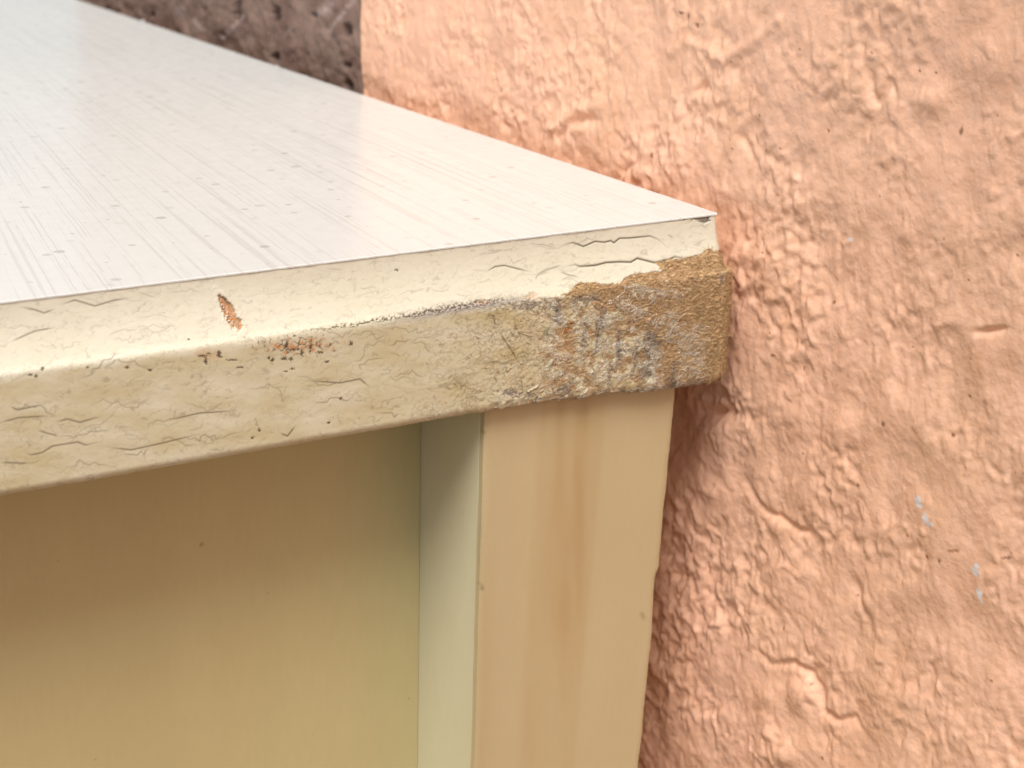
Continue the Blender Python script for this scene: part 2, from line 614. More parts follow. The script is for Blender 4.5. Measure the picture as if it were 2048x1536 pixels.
for x in steps((-CAB_W, -200, 10), (-200, -192, 1.0), (-192, -143, 0.2), (-143, -R0, 0.13)):
    add_path(x, 0, 0, -1, x)
for k in range(1, 30):
    a = -math.pi / 2 + k / 30 * math.pi / 2
    add_path(-R0 + R0 * math.cos(a), R0 + R0 * math.sin(a), math.cos(a), math.sin(a), -R0 + 3.6 * (a + math.pi / 2))
for y in steps((R0, 12, 0.25), (12, 40, 1.5), (40, CAB_D - 1, 10)):
    add_path(0, y, 1, 0, 4.8 + y)
for x in steps((-1, -CAB_W + 1, 20)):
    add_path(x, CAB_D, 0, 1, 500)
for y in steps((CAB_D - 1, 1, 20)):
    add_path(-CAB_W - 0.5, y, -1, 0, -900)
path = np.array(path)

# --- edge profile (outward, z): cove flaring to a nose, flat fascia, rounded lower edge
prof = [(-6.0, -0.36), (-3.0, -0.36), (-0.5, -0.36)]
for k in range(73):
    z = -0.38 - 9.76 * k / 72
    prof.append((-0.05 + 2.48 * ((-z - 0.38) / 9.76) ** 2.0, z))
for k in range(1, 9):
    a = math.radians(128 - 128 * k / 8)
    prof.append((2.43 - 0.42 * math.cos(math.radians(128)) * 0 + 0.32 * math.cos(a) + 0.17, -10.45 + 0.36 * math.sin(a) * 1.0))
zt, rb = -10.5, 1.7
for k in range(1, 141):
    z = zt - (29.9 - rb + zt) * k / 140
    prof.append((2.92 + 0.0 * z, z))
for k in range(1, 21):
    a = k / 20 * math.pi / 2
    prof.append((2.92 - rb + rb * math.cos(a), -29.9 + rb - rb * math.sin(a)))
prof += [(0.6, -29.9), (-2, -29.9), (-8, -29.9), (-30, -29.9)]
prof = np.array(prof)
win = np.nonzero((prof[:, 1] < -8.4) & (prof[:, 1] > -13.0) & (prof[:, 0] > 1))[0]
for _ in range(40):                                # old, rounded nose
    prof[win] = 0.25 * prof[win - 1] + 0.5 * prof[win] + 0.25 * prof[win + 1]
tan = np.gradient(prof, axis=0)
tan /= np.linalg.norm(tan, axis=1)[:, None] + 1e-9
pn = np.stack([-tan[:, 1], tan[:, 0]], -1)       # outward normal of the profile
if pn[120, 0] < 0:
    pn = -pn
ns, nt = len(path), len(prof)
PX, PY, NX, NY, SS = [np.repeat(path[:, k], nt) for k in range(5)]
OUT, ZZ = np.tile(prof[:, 0], ns), np.tile(prof[:, 1], ns)
ON, ZN = np.tile(pn[:, 0], ns), np.tile(pn[:, 1], ns)
base = np.stack([PX + NX * OUT, PY + NY * OUT, ZZ], -1)
N3 = np.stack([NX * ON, NY * ON, ZN], -1)
# picture position of every point, unrolled past the corner so the marks run on round it
flat = base.copy()
past = SS > -R0
flat[past, 0] = SS[past]
flat[past, 1] = -OUT[past]
U, V = project(flat)
front = (SS > -196) & (SS < 40) & (OUT > -0.3)
XM, ZM = SS, ZZ                                   # surface coordinates in mm

bare = np.zeros(len(U))
grime_shade = np.zeros(len(U))
dark = np.zeros(len(U))
rust = np.zeros(len(U))
pale = np.zeros(len(U))
grey = np.zeros(len(U))
D = np.zeros(len(U))


def put(a, idx, val):
    a[idx] = np.maximum(a[idx], val)


wu, wv = 9 * fbm(U / 26, V / 26, 200, 3), 9 * fbm(U / 26, V / 26, 210, 3)
Uw, Vw = U + wu, V + wv
Vbreak = np.interp(U, [0, 200, 700, 900, 1200, 1465], [748, 722, 648, 614, 570, 520])
Vbot = np.interp(U, [0, 200, 700, 900, 1200, 1465], [988, 953, 875, 843, 806, 780])
fas = sstep(-10.1, -10.6, ZZ)                     # 1 on the fascia, 0 on the cove
cove = 1 - fas

# paint film: slow sag and fine orange peel
D += 0.035 * fbm(XM / 9, ZM / 7, 230, 3) + 0.014 * fbm(XM / 1.2, ZM / 0.9, 240, 3)
# bare fibreboard at the corner
poly = [(1130, 588), (1159, 566), (1237, 566), (1269, 547), (1325, 543), (1309, 526), (1341, 518), (1369, 516), (1397, 510), (1412, 500), (1462, 499), (1600, 490),
        (1600, 860), (1325, 860), (1312, 770), (1296, 700), (1262, 645), (1205, 612), (1165, 598)]
Ue, Ve = U + 0.5 * wu + 34 * gnoise(U / 46, V / 38, 214) * (U < 1400) * fas + 3 * gnoise(U / 5, V / 5, 215), V + 0.35 * wv + 2 * gnoise(U / 5, V / 5, 216)
inb = in_poly(Ue, Ve, poly) & (OUT > -0.5) & (ZZ > -29.95)
bare[inb] = 1
side_fade = sstep(26, 10, SS - 4.8 + 6 * gnoise(XM / 3, ZM / 3, 217))
bare *= np.where(SS > 4.8, side_fade, 1)
# patches of bare board between the pale remains, left of the main bare part
zone = sstep(1040, 1130, U + 40 * gnoise(U / 40, V / 40, 218)) * fas * (SS < 8)
spl = fbm(U / 34, V / 26, 220, 4)
bare = np.maximum(bare, 0.75 * zone * sstep(0.10, 0.35, spl))
bare_soft = bare.copy()
D -= 0.14 * bare
D += bare * (0.16 * fbm(XM / 0.9, ZM / 0.35, 250, 3) + 0.14 * fbm(XM / 4, ZM / 3, 251, 2))
# grime and crackle growing towards the corner
gr = sstep(760, 1080, U + 60 * gnoise(U / 70, V / 50, 219)) * fas * (1 - bare)
grime_shade += 0.25 * gr * (0.55 + 0.6 * fbm(U / 60, V / 40, 221, 3))
fas_soft = sstep(-10.0, -12.0, ZZ + 0.7 * gnoise(XM / 6, ZM / 2, 228))
grime_shade += 0.68 * fas_soft * (0.72 + 0.35 * fbm(U / 120, V / 50, 222, 3)) * (1 - bare)  # tan fascia: weathering, plus its warmer light against the sky-lit cove painted in
grime_shade += 0.30 * sstep(14, -2, V - Vbreak) * sstep(-8, 6, V - Vbreak) * sstep(300, 700, U) * (1 - bare)
ve, vf = voro_edge(Uw / 26, Vw / 13, 3)
ve2, _ = voro_edge((U + 0.5 * wu) / 11, (V + 0.5 * wv) / 8, 5)
net = sstep(0.15, 0.03, ve) * sstep(0.0, 0.5, fbm(U / 50, V / 40, 223, 3) + 0.3)
net2 = sstep(0.16, 0.02, ve2) * sstep(0.05, 0.4, fbm(U / 40, V / 26, 224, 3))
crk = np.clip(gr * (0.75 * net + 0.6 * net2), 0, 1)
low = sstep(60, 15, Vbot - V) * sstep(760, 900, U) * fas * (1 - bare)
crk = np.maximum(crk, low * net2 * 0.9)
dark = np.maximum(dark, 0.8 * crk)
D -= 0.02 * crk
D += 0.06 * gr * (1 - crk) * fbm(XM / 1.0, ZM / 0.8, 252, 2)

# fine crackle over all of the old paint, stretched along the edge
v3, _ = voro_edge((U + 1.4 * wu + 0.13 * 0) / 58 + 50, (V + 0.14 * U + 0.9 * wv) / 17, 31)
v4, _ = voro_edge((U + 1.2 * wu) / 27, (V + 0.14 * U + 0.8 * wv) / 10, 37)
pm = sstep(-0.25, 0.25, fbm(U / 80, V / 34, 225, 3))
fine_c = sstep(0.10, 0.02, v3) * (0.25 + 0.75 * pm) * sstep(-0.35, 0.2, gnoise(U / 20, V / 12, 226))
fine_c2 = sstep(0.12, 0.02, v4) * sstep(0.0, 0.4, fbm(U / 60, V / 30, 227, 3)) * 0.7
fine_all = np.clip(np.maximum(fine_c, fine_c2), 0, 1) * front * (1 - bare)
dark = np.maximum(dark, fine_all * (0.30 * fas + 0.24 * cove))
D -= 0.012 * fine_all
# long jagged hairline cracks in the paint
r3 = np.random.default_rng(21)


def crack(pts, w, amt, depth=0.012, taper=True):
    idx, d, t = polydist(U, V, pts, w * 4 + 2)
    if not len(idx):
        return
    k = np.clip(np.sin(np.pi * np.clip(t, 0.03, 0.97)) * 1.6, 0, 1) if taper else 1.0
    ok = front[idx] * (1 - bare[idx] * 0.9)
    q = np.exp(-(d / w) ** 2) * k * ok
    put(dark, idx, amt * q)
    D[idx] -= depth * q


def wander(x, y, slope, n, step, jag):
    pts = [(x, y)]
    a = math.atan(slope)
    for i in range(n):
        b = a + r3.normal(0, jag) + (r3.choice([-1, 1]) * 0.8 if r3.random() < 0.18 else 0)
        x += step * math.cos(b) * r3.uniform(0.5, 1.5)
        y += step * math.sin(b)
        pts.append((x, y))
    return pts


for k in range(150):
    x = r3.uniform(-520, 1150)
    f = r3.random()
    if r3.random() < 0.42:
        y = (600 - 0.1225 * x) + (0.06 + 0.86 * f) * (np.interp(x, [0, 900, 1437], [148, 116, 100]))
        crack(wander(x, y, -0.14, r3.integers(3, 10), 9, 0.42), r3.uniform(0.9, 1.3), r3.uniform(0.10, 0.40))
    else:
        y = (748 - 0.163 * x) + (0.06 + 0.86 * f) * 232
        crack(wander(x, y, -0.13, r3.integers(4, 14), 10, 0.5), r3.uniform(0.9, 1.3), r3.uniform(0.15, 0.6))
C1 = lambda L: [(900 + a / 3.2, 380 + b / 3.2) for a, b in L]
crack(C1([(690, 378), (750, 345), (790, 338), (855, 362), (930, 330), (990, 335), (1030, 325), (1050, 338), (1085, 310), (1150, 308), (1280, 295), (1330, 315), (1390, 365)]), 1.5, 1.0, 0.10)
crack(C1([(720, 497), (800, 478), (830, 490), (930, 483), (1000, 465), (1090, 460), (1160, 462), (1200, 438), (1310, 465), (1410, 443), (1440, 428), (1500, 437), (1590, 415)]), 1.9, 1.0, 0.16)
crack(C1([(230, 525), (290, 490), (350, 483), (430, 503), (520, 525)]), 1.4, 0.9, 0.06)
crack(C1([(520, 345), (600, 350), (680, 375)]), 1.2, 0.4)
crack(C1([(550, 545), (620, 510), (720, 480)]), 2.0, 0.5)
crack(C1([(545, 575), (560, 545), (640, 520)]), 1.6, 0.4)
crack(C1([(700, 520), (760, 545), (820, 555)]), 1.4, 0.6)
crack(C1([(1390, 285), (1430, 305)]), 1.2, 0.5)
crack(C1([(1330, 190), (1400, 192), (1440, 182), (1500, 180), (1590, 160), (1720, 146)]), 3.0, 0.9, 0.3, False)
crack(C1([(1530, 215), (1560, 180), (1600, 205), (1650, 205), (1665, 160)]), 1.4, 0.6, 0.15)
# scratches on the grey worn face
crack(C1([(310, 900), (370, 990), (440, 1100)]), 1.8, 0.75)
crack(C1([(985, 780), (950, 900), (925, 1050)]), 2.2, 0.85)
crack(C1([(1085, 960), (1080, 1090)]), 2.6, 0.8)
crack(C1([(640, 1130), (670, 1080), (700, 1050)]), 2.2, 0.7)
for L in ([(1240, 662), (1236, 690), (1238, 722)], [(1302, 665), (1296, 700), (1300, 742)], [(1206, 622), (1198, 660), (1192, 700)], [(1348, 715), (1342, 755)], [(1118, 605), (1114, 640)],
          [(1275, 690), (1270, 725)], [(1172, 640), (1166, 690)], [(1222, 720), (1218, 760)]):
    idx, d, t = polydist(U, V, L, 26)
    q = np.exp(-(d / 5.0) ** 2) * (0.55 + 0.6 * gnoise(U[idx] / 4, V[idx] / 7, 312)) * front[idx]
    put(grey, idx, 0.9 * q)
    put(dark, idx, 0.55 * q)
    D[idx] -= 0.12 * np.clip(q, 0, 1)
# hand-picked left cracks
for L in ([(42, 614), (72, 620), (88, 626), (110, 618)], [(20, 684), (70, 662), (110, 655)], [(120, 610), (150, 600), (190, 612), (230, 600), (262, 596)],
          [(50, 905), (62, 910), (85, 905), (105, 892), (155, 884), (172, 890), (205, 882)], [(0, 925), (60, 927)], [(110, 845), (135, 838), (160, 845), (205, 832)],
          [(0, 845), (40, 835), (100, 832)], [(20, 813), (36, 820), (90, 808)], [(75, 860), (100, 868), (118, 872)], [(220, 895), (262, 900), (330, 885), (400, 868)],
          [(330, 842), (400, 826), (470, 822)], [(600, 760), (680, 766), (720, 758), (740, 775)], [(560, 866), (575, 872), (592, 850)]):
    crack(L, 1.5, 0.8, 0.02)

# mould specks along the break, from thin to thick
sp = gnoise(U / 4.2, V / 3.4, 260) + 0.7 * gnoise(U / 9, V / 6, 261)
band = np.exp(-((V - Vbreak - 2 + 3 * gnoise(U / 30, V / 30, 262)) / (5.0 + 4 * sstep(700, 900, U))) ** 2)
along = sstep(520, 700, U) * sstep(1085, 960, U)
m = band * along * sstep(0.05, 0.5, sp + 0.25 * along)
dark = np.maximum(dark, 0.85 * m * front)
grey = np.maximum(grey, 0.8 * np.exp(-((V - Vbreak - 6) / 9) ** 2) * sstep(740, 860, U) * sstep(1120, 980, U) * front)
D -= 0.16 * m
m = np.exp(-((V - Vbreak + 1) / 10) ** 2) * sstep(0.42, 0.7, gnoise(U / 5, V / 4, 263)) * (U < 620)
dark = np.maximum(dark, 0.4 * m * front)


def blob(cx, cy, rx, ry, seed, fr=6.0, am=0.5, soft=0.5):
    e = np.hypot((U - cx) / rx, (V - cy) / ry) + am * fbm(U / fr, V / fr, seed, 2)
    return sstep(1.0, 1.0 - soft, e) * front


# rust-brown chip on the cove
ax, ay = U - 458, V - 624
ra = math.radians(60)
la, lb = ax * math.cos(ra) + ay * math.sin(ra), -ax * math.sin(ra) + ay * math.cos(ra)
e = np.hypot(la / 44, lb / (13 + 4 * np.clip(la / 40, -1, 1))) + 0.22 * fbm(U / 9, V / 9, 271, 2)
chip = sstep(1.0, 0.8, e) * front
lift = sstep(1.5, 1.1, e) * (1 - chip) * front
inner = fbm(U / 6, V / 5, 272, 3)
rust = np.maximum(rust, chip * (0.55 + 0.45 * sstep(-0.2, 0.3, inner)))
bits = chip * sstep(0.05, 0.25, gnoise(U / 4.5, V / 4.5, 273)) * sstep(-2, 6, lb)
rust *= 1 - 0.8 * bits
dark = np.maximum(dark, 0.6 * chip * sstep(0.25, 0.5, -inner))
dark = np.maximum(dark, 0.7 * chip * np.exp(-((lb + 7) / 2.2) ** 2) * sstep(10, -30, la))
D -= 0.32 * chip * (1 - bits)
D += 0.10 * lift

# cluster of black and rusty marks under the break
halo = blob(600, 692, 92, 22, 280, 12, 0.5, 0.8)
rust = np.maximum(rust, 0.75 * halo * (0.5 + fbm(U / 14, V / 10, 281, 2)))
vq, _ = voro_edge((U + 0.5 * wu) / 12, (V + 0.5 * wv) / 9.5, 9)
cl = blob(592, 690, 80, 22, 282, 8, 0.7, 0.4)
dark = np.maximum(dark, 0.92 * cl * sstep(0.22, 0.05, vq) * sstep(-0.35, 0.05, gnoise(U / 16, V / 12, 283)))
for cx, cy, rx, ry in ((438, 707, 6, 7), (440, 714, 6, 3), (405, 712, 13, 3), (412, 722, 4, 9), (418, 708, 5, 3), (545, 721, 5, 6), (538, 716, 3, 4), (569, 718, 8, 5), (583, 719, 4, 5),
                       (574, 690, 4, 14), (588, 700, 16, 3), (604, 706, 4, 10), (621, 697, 3, 12), (640, 705, 9, 3), (702, 688, 5, 6), (655, 724, 6, 3), (585, 738, 6, 3), (572, 743, 5, 2),
                       (85, 737, 5, 5), (60, 750, 7, 3), (175, 735, 4, 3), (72, 752, 4, 4), (377, 679, 4, 2), (793, 540, 4, 3), (519, 860, 4, 4), (505, 876, 4, 3), (658, 845, 4, 3),
                       (682, 797, 5, 4), (300, 740, 5, 4), (255, 735, 6, 3), (465, 720, 14, 2), (480, 735, 10, 2)):
    b = blob(cx, cy, rx * 0.95, ry * 0.95, 290, 3.2, 0.7, 0.45)
    dark = np.maximum(dark, 0.88 * b)
    D -= 0.06 * b
rust = np.maximum(rust, 0.25 * blob(415, 708, 34, 16, 291, 10, 0.4, 0.8))

# rust streak and grey smudges on the worn face
st = blob(1126, 705, 30, 70, 300, 20, 0.6, 0.8)
rust = np.maximum(rust, 0.40 * st * (0.6 + 0.6 * fbm(U / 8, V / 14, 301, 3)))
for cx, cy, rx, ry in ((1137, 655, 9, 4), (1132, 662, 5, 8), (1142, 645, 5, 5), (1110, 725, 4, 10)):
    rust = np.maximum(rust, 0.95 * blob(cx, cy, rx, ry, 302, 5, 0.5, 0.5))
    dark = np.maximum(dark, 0.45 * blob(cx, cy, rx * 0.7, ry * 0.7, 303, 5, 0.5, 0.5))
for cx, cy, rx, ry, am in ((1115, 625, 12, 26, 0.9), (1205, 640, 16, 34, 0.7), (1238, 690, 10, 20, 0.75), (1302, 685, 22, 34, 0.9), (1290, 735, 20, 22, 0.8), (1345, 745, 8, 20, 0.7), (1060, 610, 50, 12, 0.75),
                           (1170, 600, 40, 10, 0.6), (1020, 785, 26, 10, 0.8), (1130, 775, 16, 12, 0.8), (1055, 790, 20, 8, 0.6), (1300, 770, 24, 10, 0.6), (1440, 555, 7, 22, 0.55), (1385, 695, 24, 20, 0.35)):
    b = blob(cx, cy, rx, ry, 310, 9, 0.8, 0.6)
    grey = np.maximum(grey, min(1, am * 1.1) * b * (0.75 + 0.5 * gnoise(U / 4, V / 9, 311)))
    D -= 0.10 * b
# pale crust left of the bare corner
pz = zone * sstep(1400, 1300, U) * sstep(-0.02, 0.28, -spl + 0.6 * gnoise(U / 7, V / 15, 320) - 0.05)
pale = np.maximum(pale, 0.8 * pz * sstep(-0.15, 0.35, gnoise(U / 3.6, V / 5.5, 321)))
D += 0.10 * pz
for cx, cy, rx, ry in ((965, 604, 18, 6), (1064, 592, 12, 8)):
    b = blob(cx, cy, rx, ry, 330, 8, 0.5, 0.4)
    rust = np.maximum(rust, 0.28 * b)
    D -= 0.15 * b
# chipped grey corner just under the laminate
b = in_poly(Ue, Ve, C1([(1560, 172), (1600, 200), (1630, 212), (1660, 200), (1672, 158), (1720, 146), (1722, 160)])) * front
grey = np.maximum(grey, 0.75 * b)
D -= 0.25 * b
# thin lighter nose along the break where the paint is thickest
D += 0.05 * np.exp(-((ZZ + 10.4) / 0.5) ** 2) * fbm(XM / 3, ZM / 3, 340, 2)
# ragged lower edge and rounded-off lower corner
rag = sstep(3.0, 0.0, ZZ + 29.9) * sstep(840, 1000, U)
D += rag * (0.34 * fbm(XM / 2.6, np.zeros_like(XM) + 3.3, 350, 4) - 0.05)
lip = np.exp(-((ZZ + 29.3 + 0.25 * gnoise(XM / 1.5, XM * 0, 351)) / 0.28) ** 2) * sstep(960, 990, U) * sstep(1345, 1320, U) * sstep(-0.25, 0.1, gnoise(XM / 2.2, XM * 0 + 5, 352))
pale = np.maximum(pale, 0.85 * lip)
D += 0.12 * lip
dark = np.maximum(dark, 0.6 * front * np.exp(-((ZZ + 28.4 + 0.3 * gnoise(XM / 2, XM * 0, 353)) / 0.35) ** 2) * sstep(930, 1000, U) * sstep(1180, 1080, U) * sstep(-0.1, 0.3, gnoise(XM / 1.6, ZM / 0.8, 354)))
low_c = sstep(7, 0, ZZ + 29.9) * sstep(-7, 3, SS) * sstep(14, 8, SS)
D -= 0.15 * low_c
D += 0.75 * sstep(-28, 1, SS) * sstep(40, 15, SS) * fas            # the wet board end has swollen
D -= 0.22 * bare * sstep(2.6, 0.0, np.abs(ZZ + 10.9)) * (SS > -30)
D *= sstep(-0.8, -0.1, OUT) * ((SS > -196) & (SS < 60))
D = np.where(ZZ > -0.55, np.minimum(D, 0), D)
for a_ in (bare, grime_shade, dark, rust, pale, grey):
    np.clip(a_, 0, 1, out=a_)
    a_ *= (OUT > -0.6)

TV = base + N3 * D[:, None]
TV[:, 2] -= 1.5 * sstep(-52, 2, SS) * sstep(120, 40, SS) * np.clip((-ZZ - 11) / 19, 0, 1) * (OUT > -12)
TVw = TV + np.array([0, 0, TABLE_H])
F = grid_faces(ns, nt, wrap=True)
n_side = len(TVw)
ctop = np.array([[-CAB_W / 2, CAB_D / 2, TABLE_H - 0.36], [-CAB_W / 2, CAB_D / 2, TABLE_H - 29.9]])
tri = []
for i in range(ns):
    j = (i + 1) % ns
    tri.append((i * nt, j * nt, n_side, n_side))
    tri.append((j * nt + nt - 1, i * nt + nt - 1, n_side + 1, n_side + 1))
allv = np.vstack([TVw, ctop])
me = bpy.data.meshes.new('tabletop')
quads = F[:, ::-1]
tr = np.array([(a, b, c) for a, b, c, _ in tri])
me.vertices.add(len(allv))
me.vertices.foreach_set('co', (allv * MM).ravel().astype(np.float32))
me.loops.add(quads.size + tr.size)
me.loops.foreach_set('vertex_index', np.concatenate([quads.ravel(), tr.ravel()]).astype(np.int32))
me.polygons.add(len(quads) + len(tr))
me.polygons.foreach_set('loop_start', np.concatenate([np.arange(0, quads.size, 4), quads.size + np.arange(0, tr.size, 3)]).astype(np.int32))
me.update(calc_edges=True)
me.validate()
me.polygons.foreach_set('use_smooth', np.ones(len(me.polygons), bool))
me.materials.append(M_MOULD)
tabletop = bpy.data.objects.new('tabletop', me)
sc.collection.objects.link(tabletop)
tabletop.parent = cabinet
for nm, a_ in (('bare', bare), ('grime_shade', grime_shade), ('dark', dark), ('rust', rust), ('pale', pale), ('grey', grey)):
    attr(tabletop, nm, np.concatenate([a_, [0, 0]]))
tag(tabletop, 'cream edge with cove moulding, cracked paint and bare fibreboard at the corner')

# --- laminate sheet: thin board with a slightly nibbled outline
outl = []
for x in steps((-CAB_W, -150, 30), (-150, -0.3, 0.8)):
    outl.append((x, -0.06 + 0.05 * float(gnoise(np.array([x / 2.3]), np.array([0.5]), 400)[0])))
for y in steps((0.3, 400, 0.8), (400, CAB_D, 10)):
    q = float(gnoise(np.array([y / 3.1]), np.array([7.5]), 401)[0])
    outl.append((0.04 + 0.10 * q + (0.45 * max(0, q - 0.45)), y))
outl += [(-CAB_W, CAB_D)]
outl = np.array(outl)
cen = np.array([-CAB_W / 2, CAB_D / 2])
dirs = np.zeros_like(outl)
nxt, prv = np.roll(outl, -1, 0), np.roll(outl, 1, 0)
tg = nxt - prv
dirs[:, 0], dirs[:, 1] = -tg[:, 1], tg[:, 0]
dirs /= np.linalg.norm(dirs, axis=1)[:, None] + 1e-9
rings = []
for inset, z in ((0.16, 0.0), (0.05, -0.035), (0.0, -0.11), (0.0, -0.34)):
    rings.append(np.column_stack([outl + dirs * inset, np.full(len(outl), TABLE_H + z)]))
no = len(outl)
fc = [list(range(no))]
for r in range(3):
    for i in range(no):
        j = (i + 1) % no
        fc.append((r * no + j, r * no + i, (r + 1) * no + i, (r + 1) * no + j))
fc.append(list(range(3 * no, 4 * no))[::-1])
lam = link_mesh('laminate_sheet', np.vstack(rings), fc, M_LAM, tabletop, smooth=False)
tag(lam, 'white wood-grain laminate sheet with fine lines and grey flecks')

# --- frayed fibres standing off the bare board and the pale crust
vis = front & (SS < 9)
wgt = (1.0 * bare + 0.8 * pz + 0.5 * grey * (U > 1000) + 0.10 * gr) * vis * (fas + 0.8 * cove * bare)
wgt *= (ZZ > -29.9)
NF = 15000
pick = rng.choice(len(U), size=NF, p=wgt / wgt.sum())
fn = N3[pick]
ftx = np.stack([-NY[pick], NX[pick], np.zeros(NF)], -1)      # along the edge
ftz = np.cross(fn, ftx)
pal = pale[pick] + 0.6 * ((U[pick] > 1355) & (U[pick] < 1408) & (V[pick] > 640) & (V[pick] < 770)) + 0.6 * pz[pick]
ang = np.where(rng.random(NF) < 0.75, rng.normal(-0.2, 0.5, NF), rng.uniform(-3.1, 3.1, NF)) + math.pi * (rng.random(NF) < 0.5)
flen = rng.uniform(0.35, 1.5, NF) * np.where(bare[pick] > 0.5, 1.0, 0.7)
fwid = rng.uniform(0.022, 0.052, NF)
flift = (np.abs(rng.normal(0, 0.17, NF)) + 0.04) * np.where(SS[pick] > -1.5, 1.5, 1.0)
curl = rng.normal(0, 0.9, NF)
NSEG = 3
pts = [TV[pick] + fn * 0.01]
for k in range(NSEG):
    a = (ang + curl * k / NSEG)[:, None]
    pts.append(pts[-1] + (ftx * np.cos(a) + ftz * np.sin(a)) * (flen / NSEG)[:, None] + fn * (flift * flen / NSEG * (1.5 - k * 0.8))[:, None])
pts = np.array(pts)
u1, u2 = rng.random(NF), rng.random(NF)
tint = np.array([0.59, 0.40, 0.215]) * rng.uniform(0.5, 1.3, NF)[:, None] + rng.normal(0, 0.012, (NF, 3))
gsel = (grey[pick] > 0.35) & (u2 < 0.7)
tint[gsel] = np.array([0.40, 0.36, 0.32]) * rng.uniform(0.5, 1.3, gsel.sum())[:, None]
psel = u1 < np.clip(pal * 0.75, 0, 0.85)
tint[psel] = np.array([0.82, 0.78, 0.68]) * rng.uniform(0.7, 1.1, psel.sum())[:, None]
fv = np.zeros((NF, NSEG + 1, 3, 3))
for k in range(NSEG + 1):
    d = pts[min(k + 1, NSEG)] - pts[max(k - 1, 0)]
    d /= np.linalg.norm(d, axis=1)[:, None] + 1e-9
    s1 = np.cross(d, fn)
    s1 /= np.linalg.norm(s1, axis=1)[:, None] + 1e-9
    s2 = np.cross(d, s1)
    ww = (fwid * (1 - 0.6 * k / NSEG))[:, None]
    for r in range(3):
        fv[:, k, r] = pts[k] + ww * (math.cos(r * 2.0944) * s1 + math.sin(r * 2.0944) * s2)
fv = fv.reshape(-1, 3)
ft = np.repeat(np.clip(tint, 0.01, 0.9), (NSEG + 1) * 3, axis=0)
one = np.array([(k * 3 + r, k * 3 + (r + 1) % 3, k * 3 + 3 + (r + 1) % 3, k * 3 + 3 + r) for k in range(NSEG) for r in range(3)])
ff = (one[None] + (np.arange(NF) * (NSEG + 1) * 3)[:, None, None]).reshape(-1, 4)
fib = link_mesh('frayed_fibres', np.array(fv) + np.array([0, 0, TABLE_H]), np.array(ff), M_FIB, tabletop)
attr_color(fib, 'tint', np.array(ft))
tag(fib, kind='stuff')

# --- curled flakes of paint: along the lower edge, on the cove and on the laminate's far edge
def flake(center, length, width, along, across, normal, curl, seed, mat=M_FLAKE, parent=tabletop, thick=0.06):
    r = np.random.default_rng(seed)
    nu, nv = 9, 4
    v, f = [], []
    edge = r.uniform(0.55, 1.0, (nu, 2))
    for side in (1, -1):
        for i in range(nu):
            a = i / (nu - 1) - 0.5
            for j in range(nv):
                b = (j / (nv - 1) - 0.5)
                b *= edge[i, 0 if b < 0 else 1] * (1 - 0.6 * (2 * a) ** 4)
                h = curl * (b + 0.5) ** 2 * width + 0.05 * math.sin(7 * a + seed)
                v.append(np.asarray(center) + along * a * length + across * b * width + normal * (h + side * thick / 2))
    o = nu * nv
    for i in range(nu - 1):
        for j in range(nv - 1):
            a = i * nv + j
            f.append((a, a + nv, a + nv + 1, a + 1))
            f.append((o + a, o + a + 1, o + a + nv + 1, o + a + nv))
    rim = [i * nv for i in range(nu)] + [(nu - 1) * nv + j for j in range(1, nv)] + [i * nv + nv - 1 for i in range(nu - 2, -1, -1)] + [j for j in range(nv - 2, 0, -1)]
    for k in range(len(rim)):
        a, b = rim[k], rim[(k + 1) % len(rim)]
        f.append((a, b, o + b, o + a))
    return link_mesh('paint_flake', np.array(v) + np.array([0, 0, TABLE_H]), f, mat, parent)


EX, EY, EZ = np.array([1.0, 0, 0]), np.array([0, 1.0, 0]), np.array([0, 0, 1.0])
for k, (px, py, L, w, tilt) in enumerate(((1065, 775, 2.6, 0.6, 0.4), (1055, 668, 2.6, 0.4, -0.3), (1168, 782, 2.2, 0.7, 0.6))):
    c = unproject(px, py, 1, -3.05)
    al = EX * math.cos(tilt) + EZ * math.sin(tilt)
    ac = np.cross(al, -EY)
    flake(c, L, w, al, ac, -EY, rng.uniform(0.1, 0.4), 540 + k)
# slivers on the far edge of the laminate
for k, (px, py, L, w) in enumerate(((505, 121, 5.0, 0.7), (470, 108, 2.4, 0.5), (555, 133, 2.2, 0.5), (286, 43, 5.0, 0.8))):
    c = unproject(px, py, 2, 0.08)
    flake(c + EX * 0.05, L, w, (EY * 0.96 + EX * 0.2), EX, EZ, 0.5, 580 + k, M_LAM, lam)


# --- legs with their facing boards
def box(name, x0, x1, y0, y1, z0, z1, mat, parent, bev=0.6):
    import bmesh
    bm = bmesh.new()
    vs_ = [bm.verts.new((x, y, z)) for x in (x0, x1) for y in (y0, y1) for z in (z0, z1)]
    for q in ((0, 1, 3, 2), (4, 6, 7, 5), (0, 4, 5, 1), (2, 3, 7, 6), (0, 2, 6, 4), (1, 5, 7, 3)):
        bm.faces.new([vs_[i] for i in q])
    bmesh.ops.recalc_face_normals(bm, faces=bm.faces)
    bmesh.ops.bevel(bm, geom=bm.edges[:], offset=bev, segments=2, affect='EDGES', profile=0.5)
    for v in bm.verts:
        v.co = Vector(((v.co.x) * MM, v.co.y * MM, (v.co.z + TABLE_H) * MM))
    me = bpy.data.meshes.new(name)
    bm.to_mesh(me)
    bm.free()
    me.materials.append(mat)
    o = bpy.data.objects.new(name, me)
    sc.collection.objects.link(o)
    o.parent = parent
    return o


LEG_TOP = -29.95          # the swollen corner of the top hangs a little lower in front of the leg
leg = box('leg', -49.3, -12.5, 1.52, 46, gz, LEG_TOP + 1.0, M_POST, cabinet, 0.12)
tag(leg, 'olive cream post with a tan stained front board')
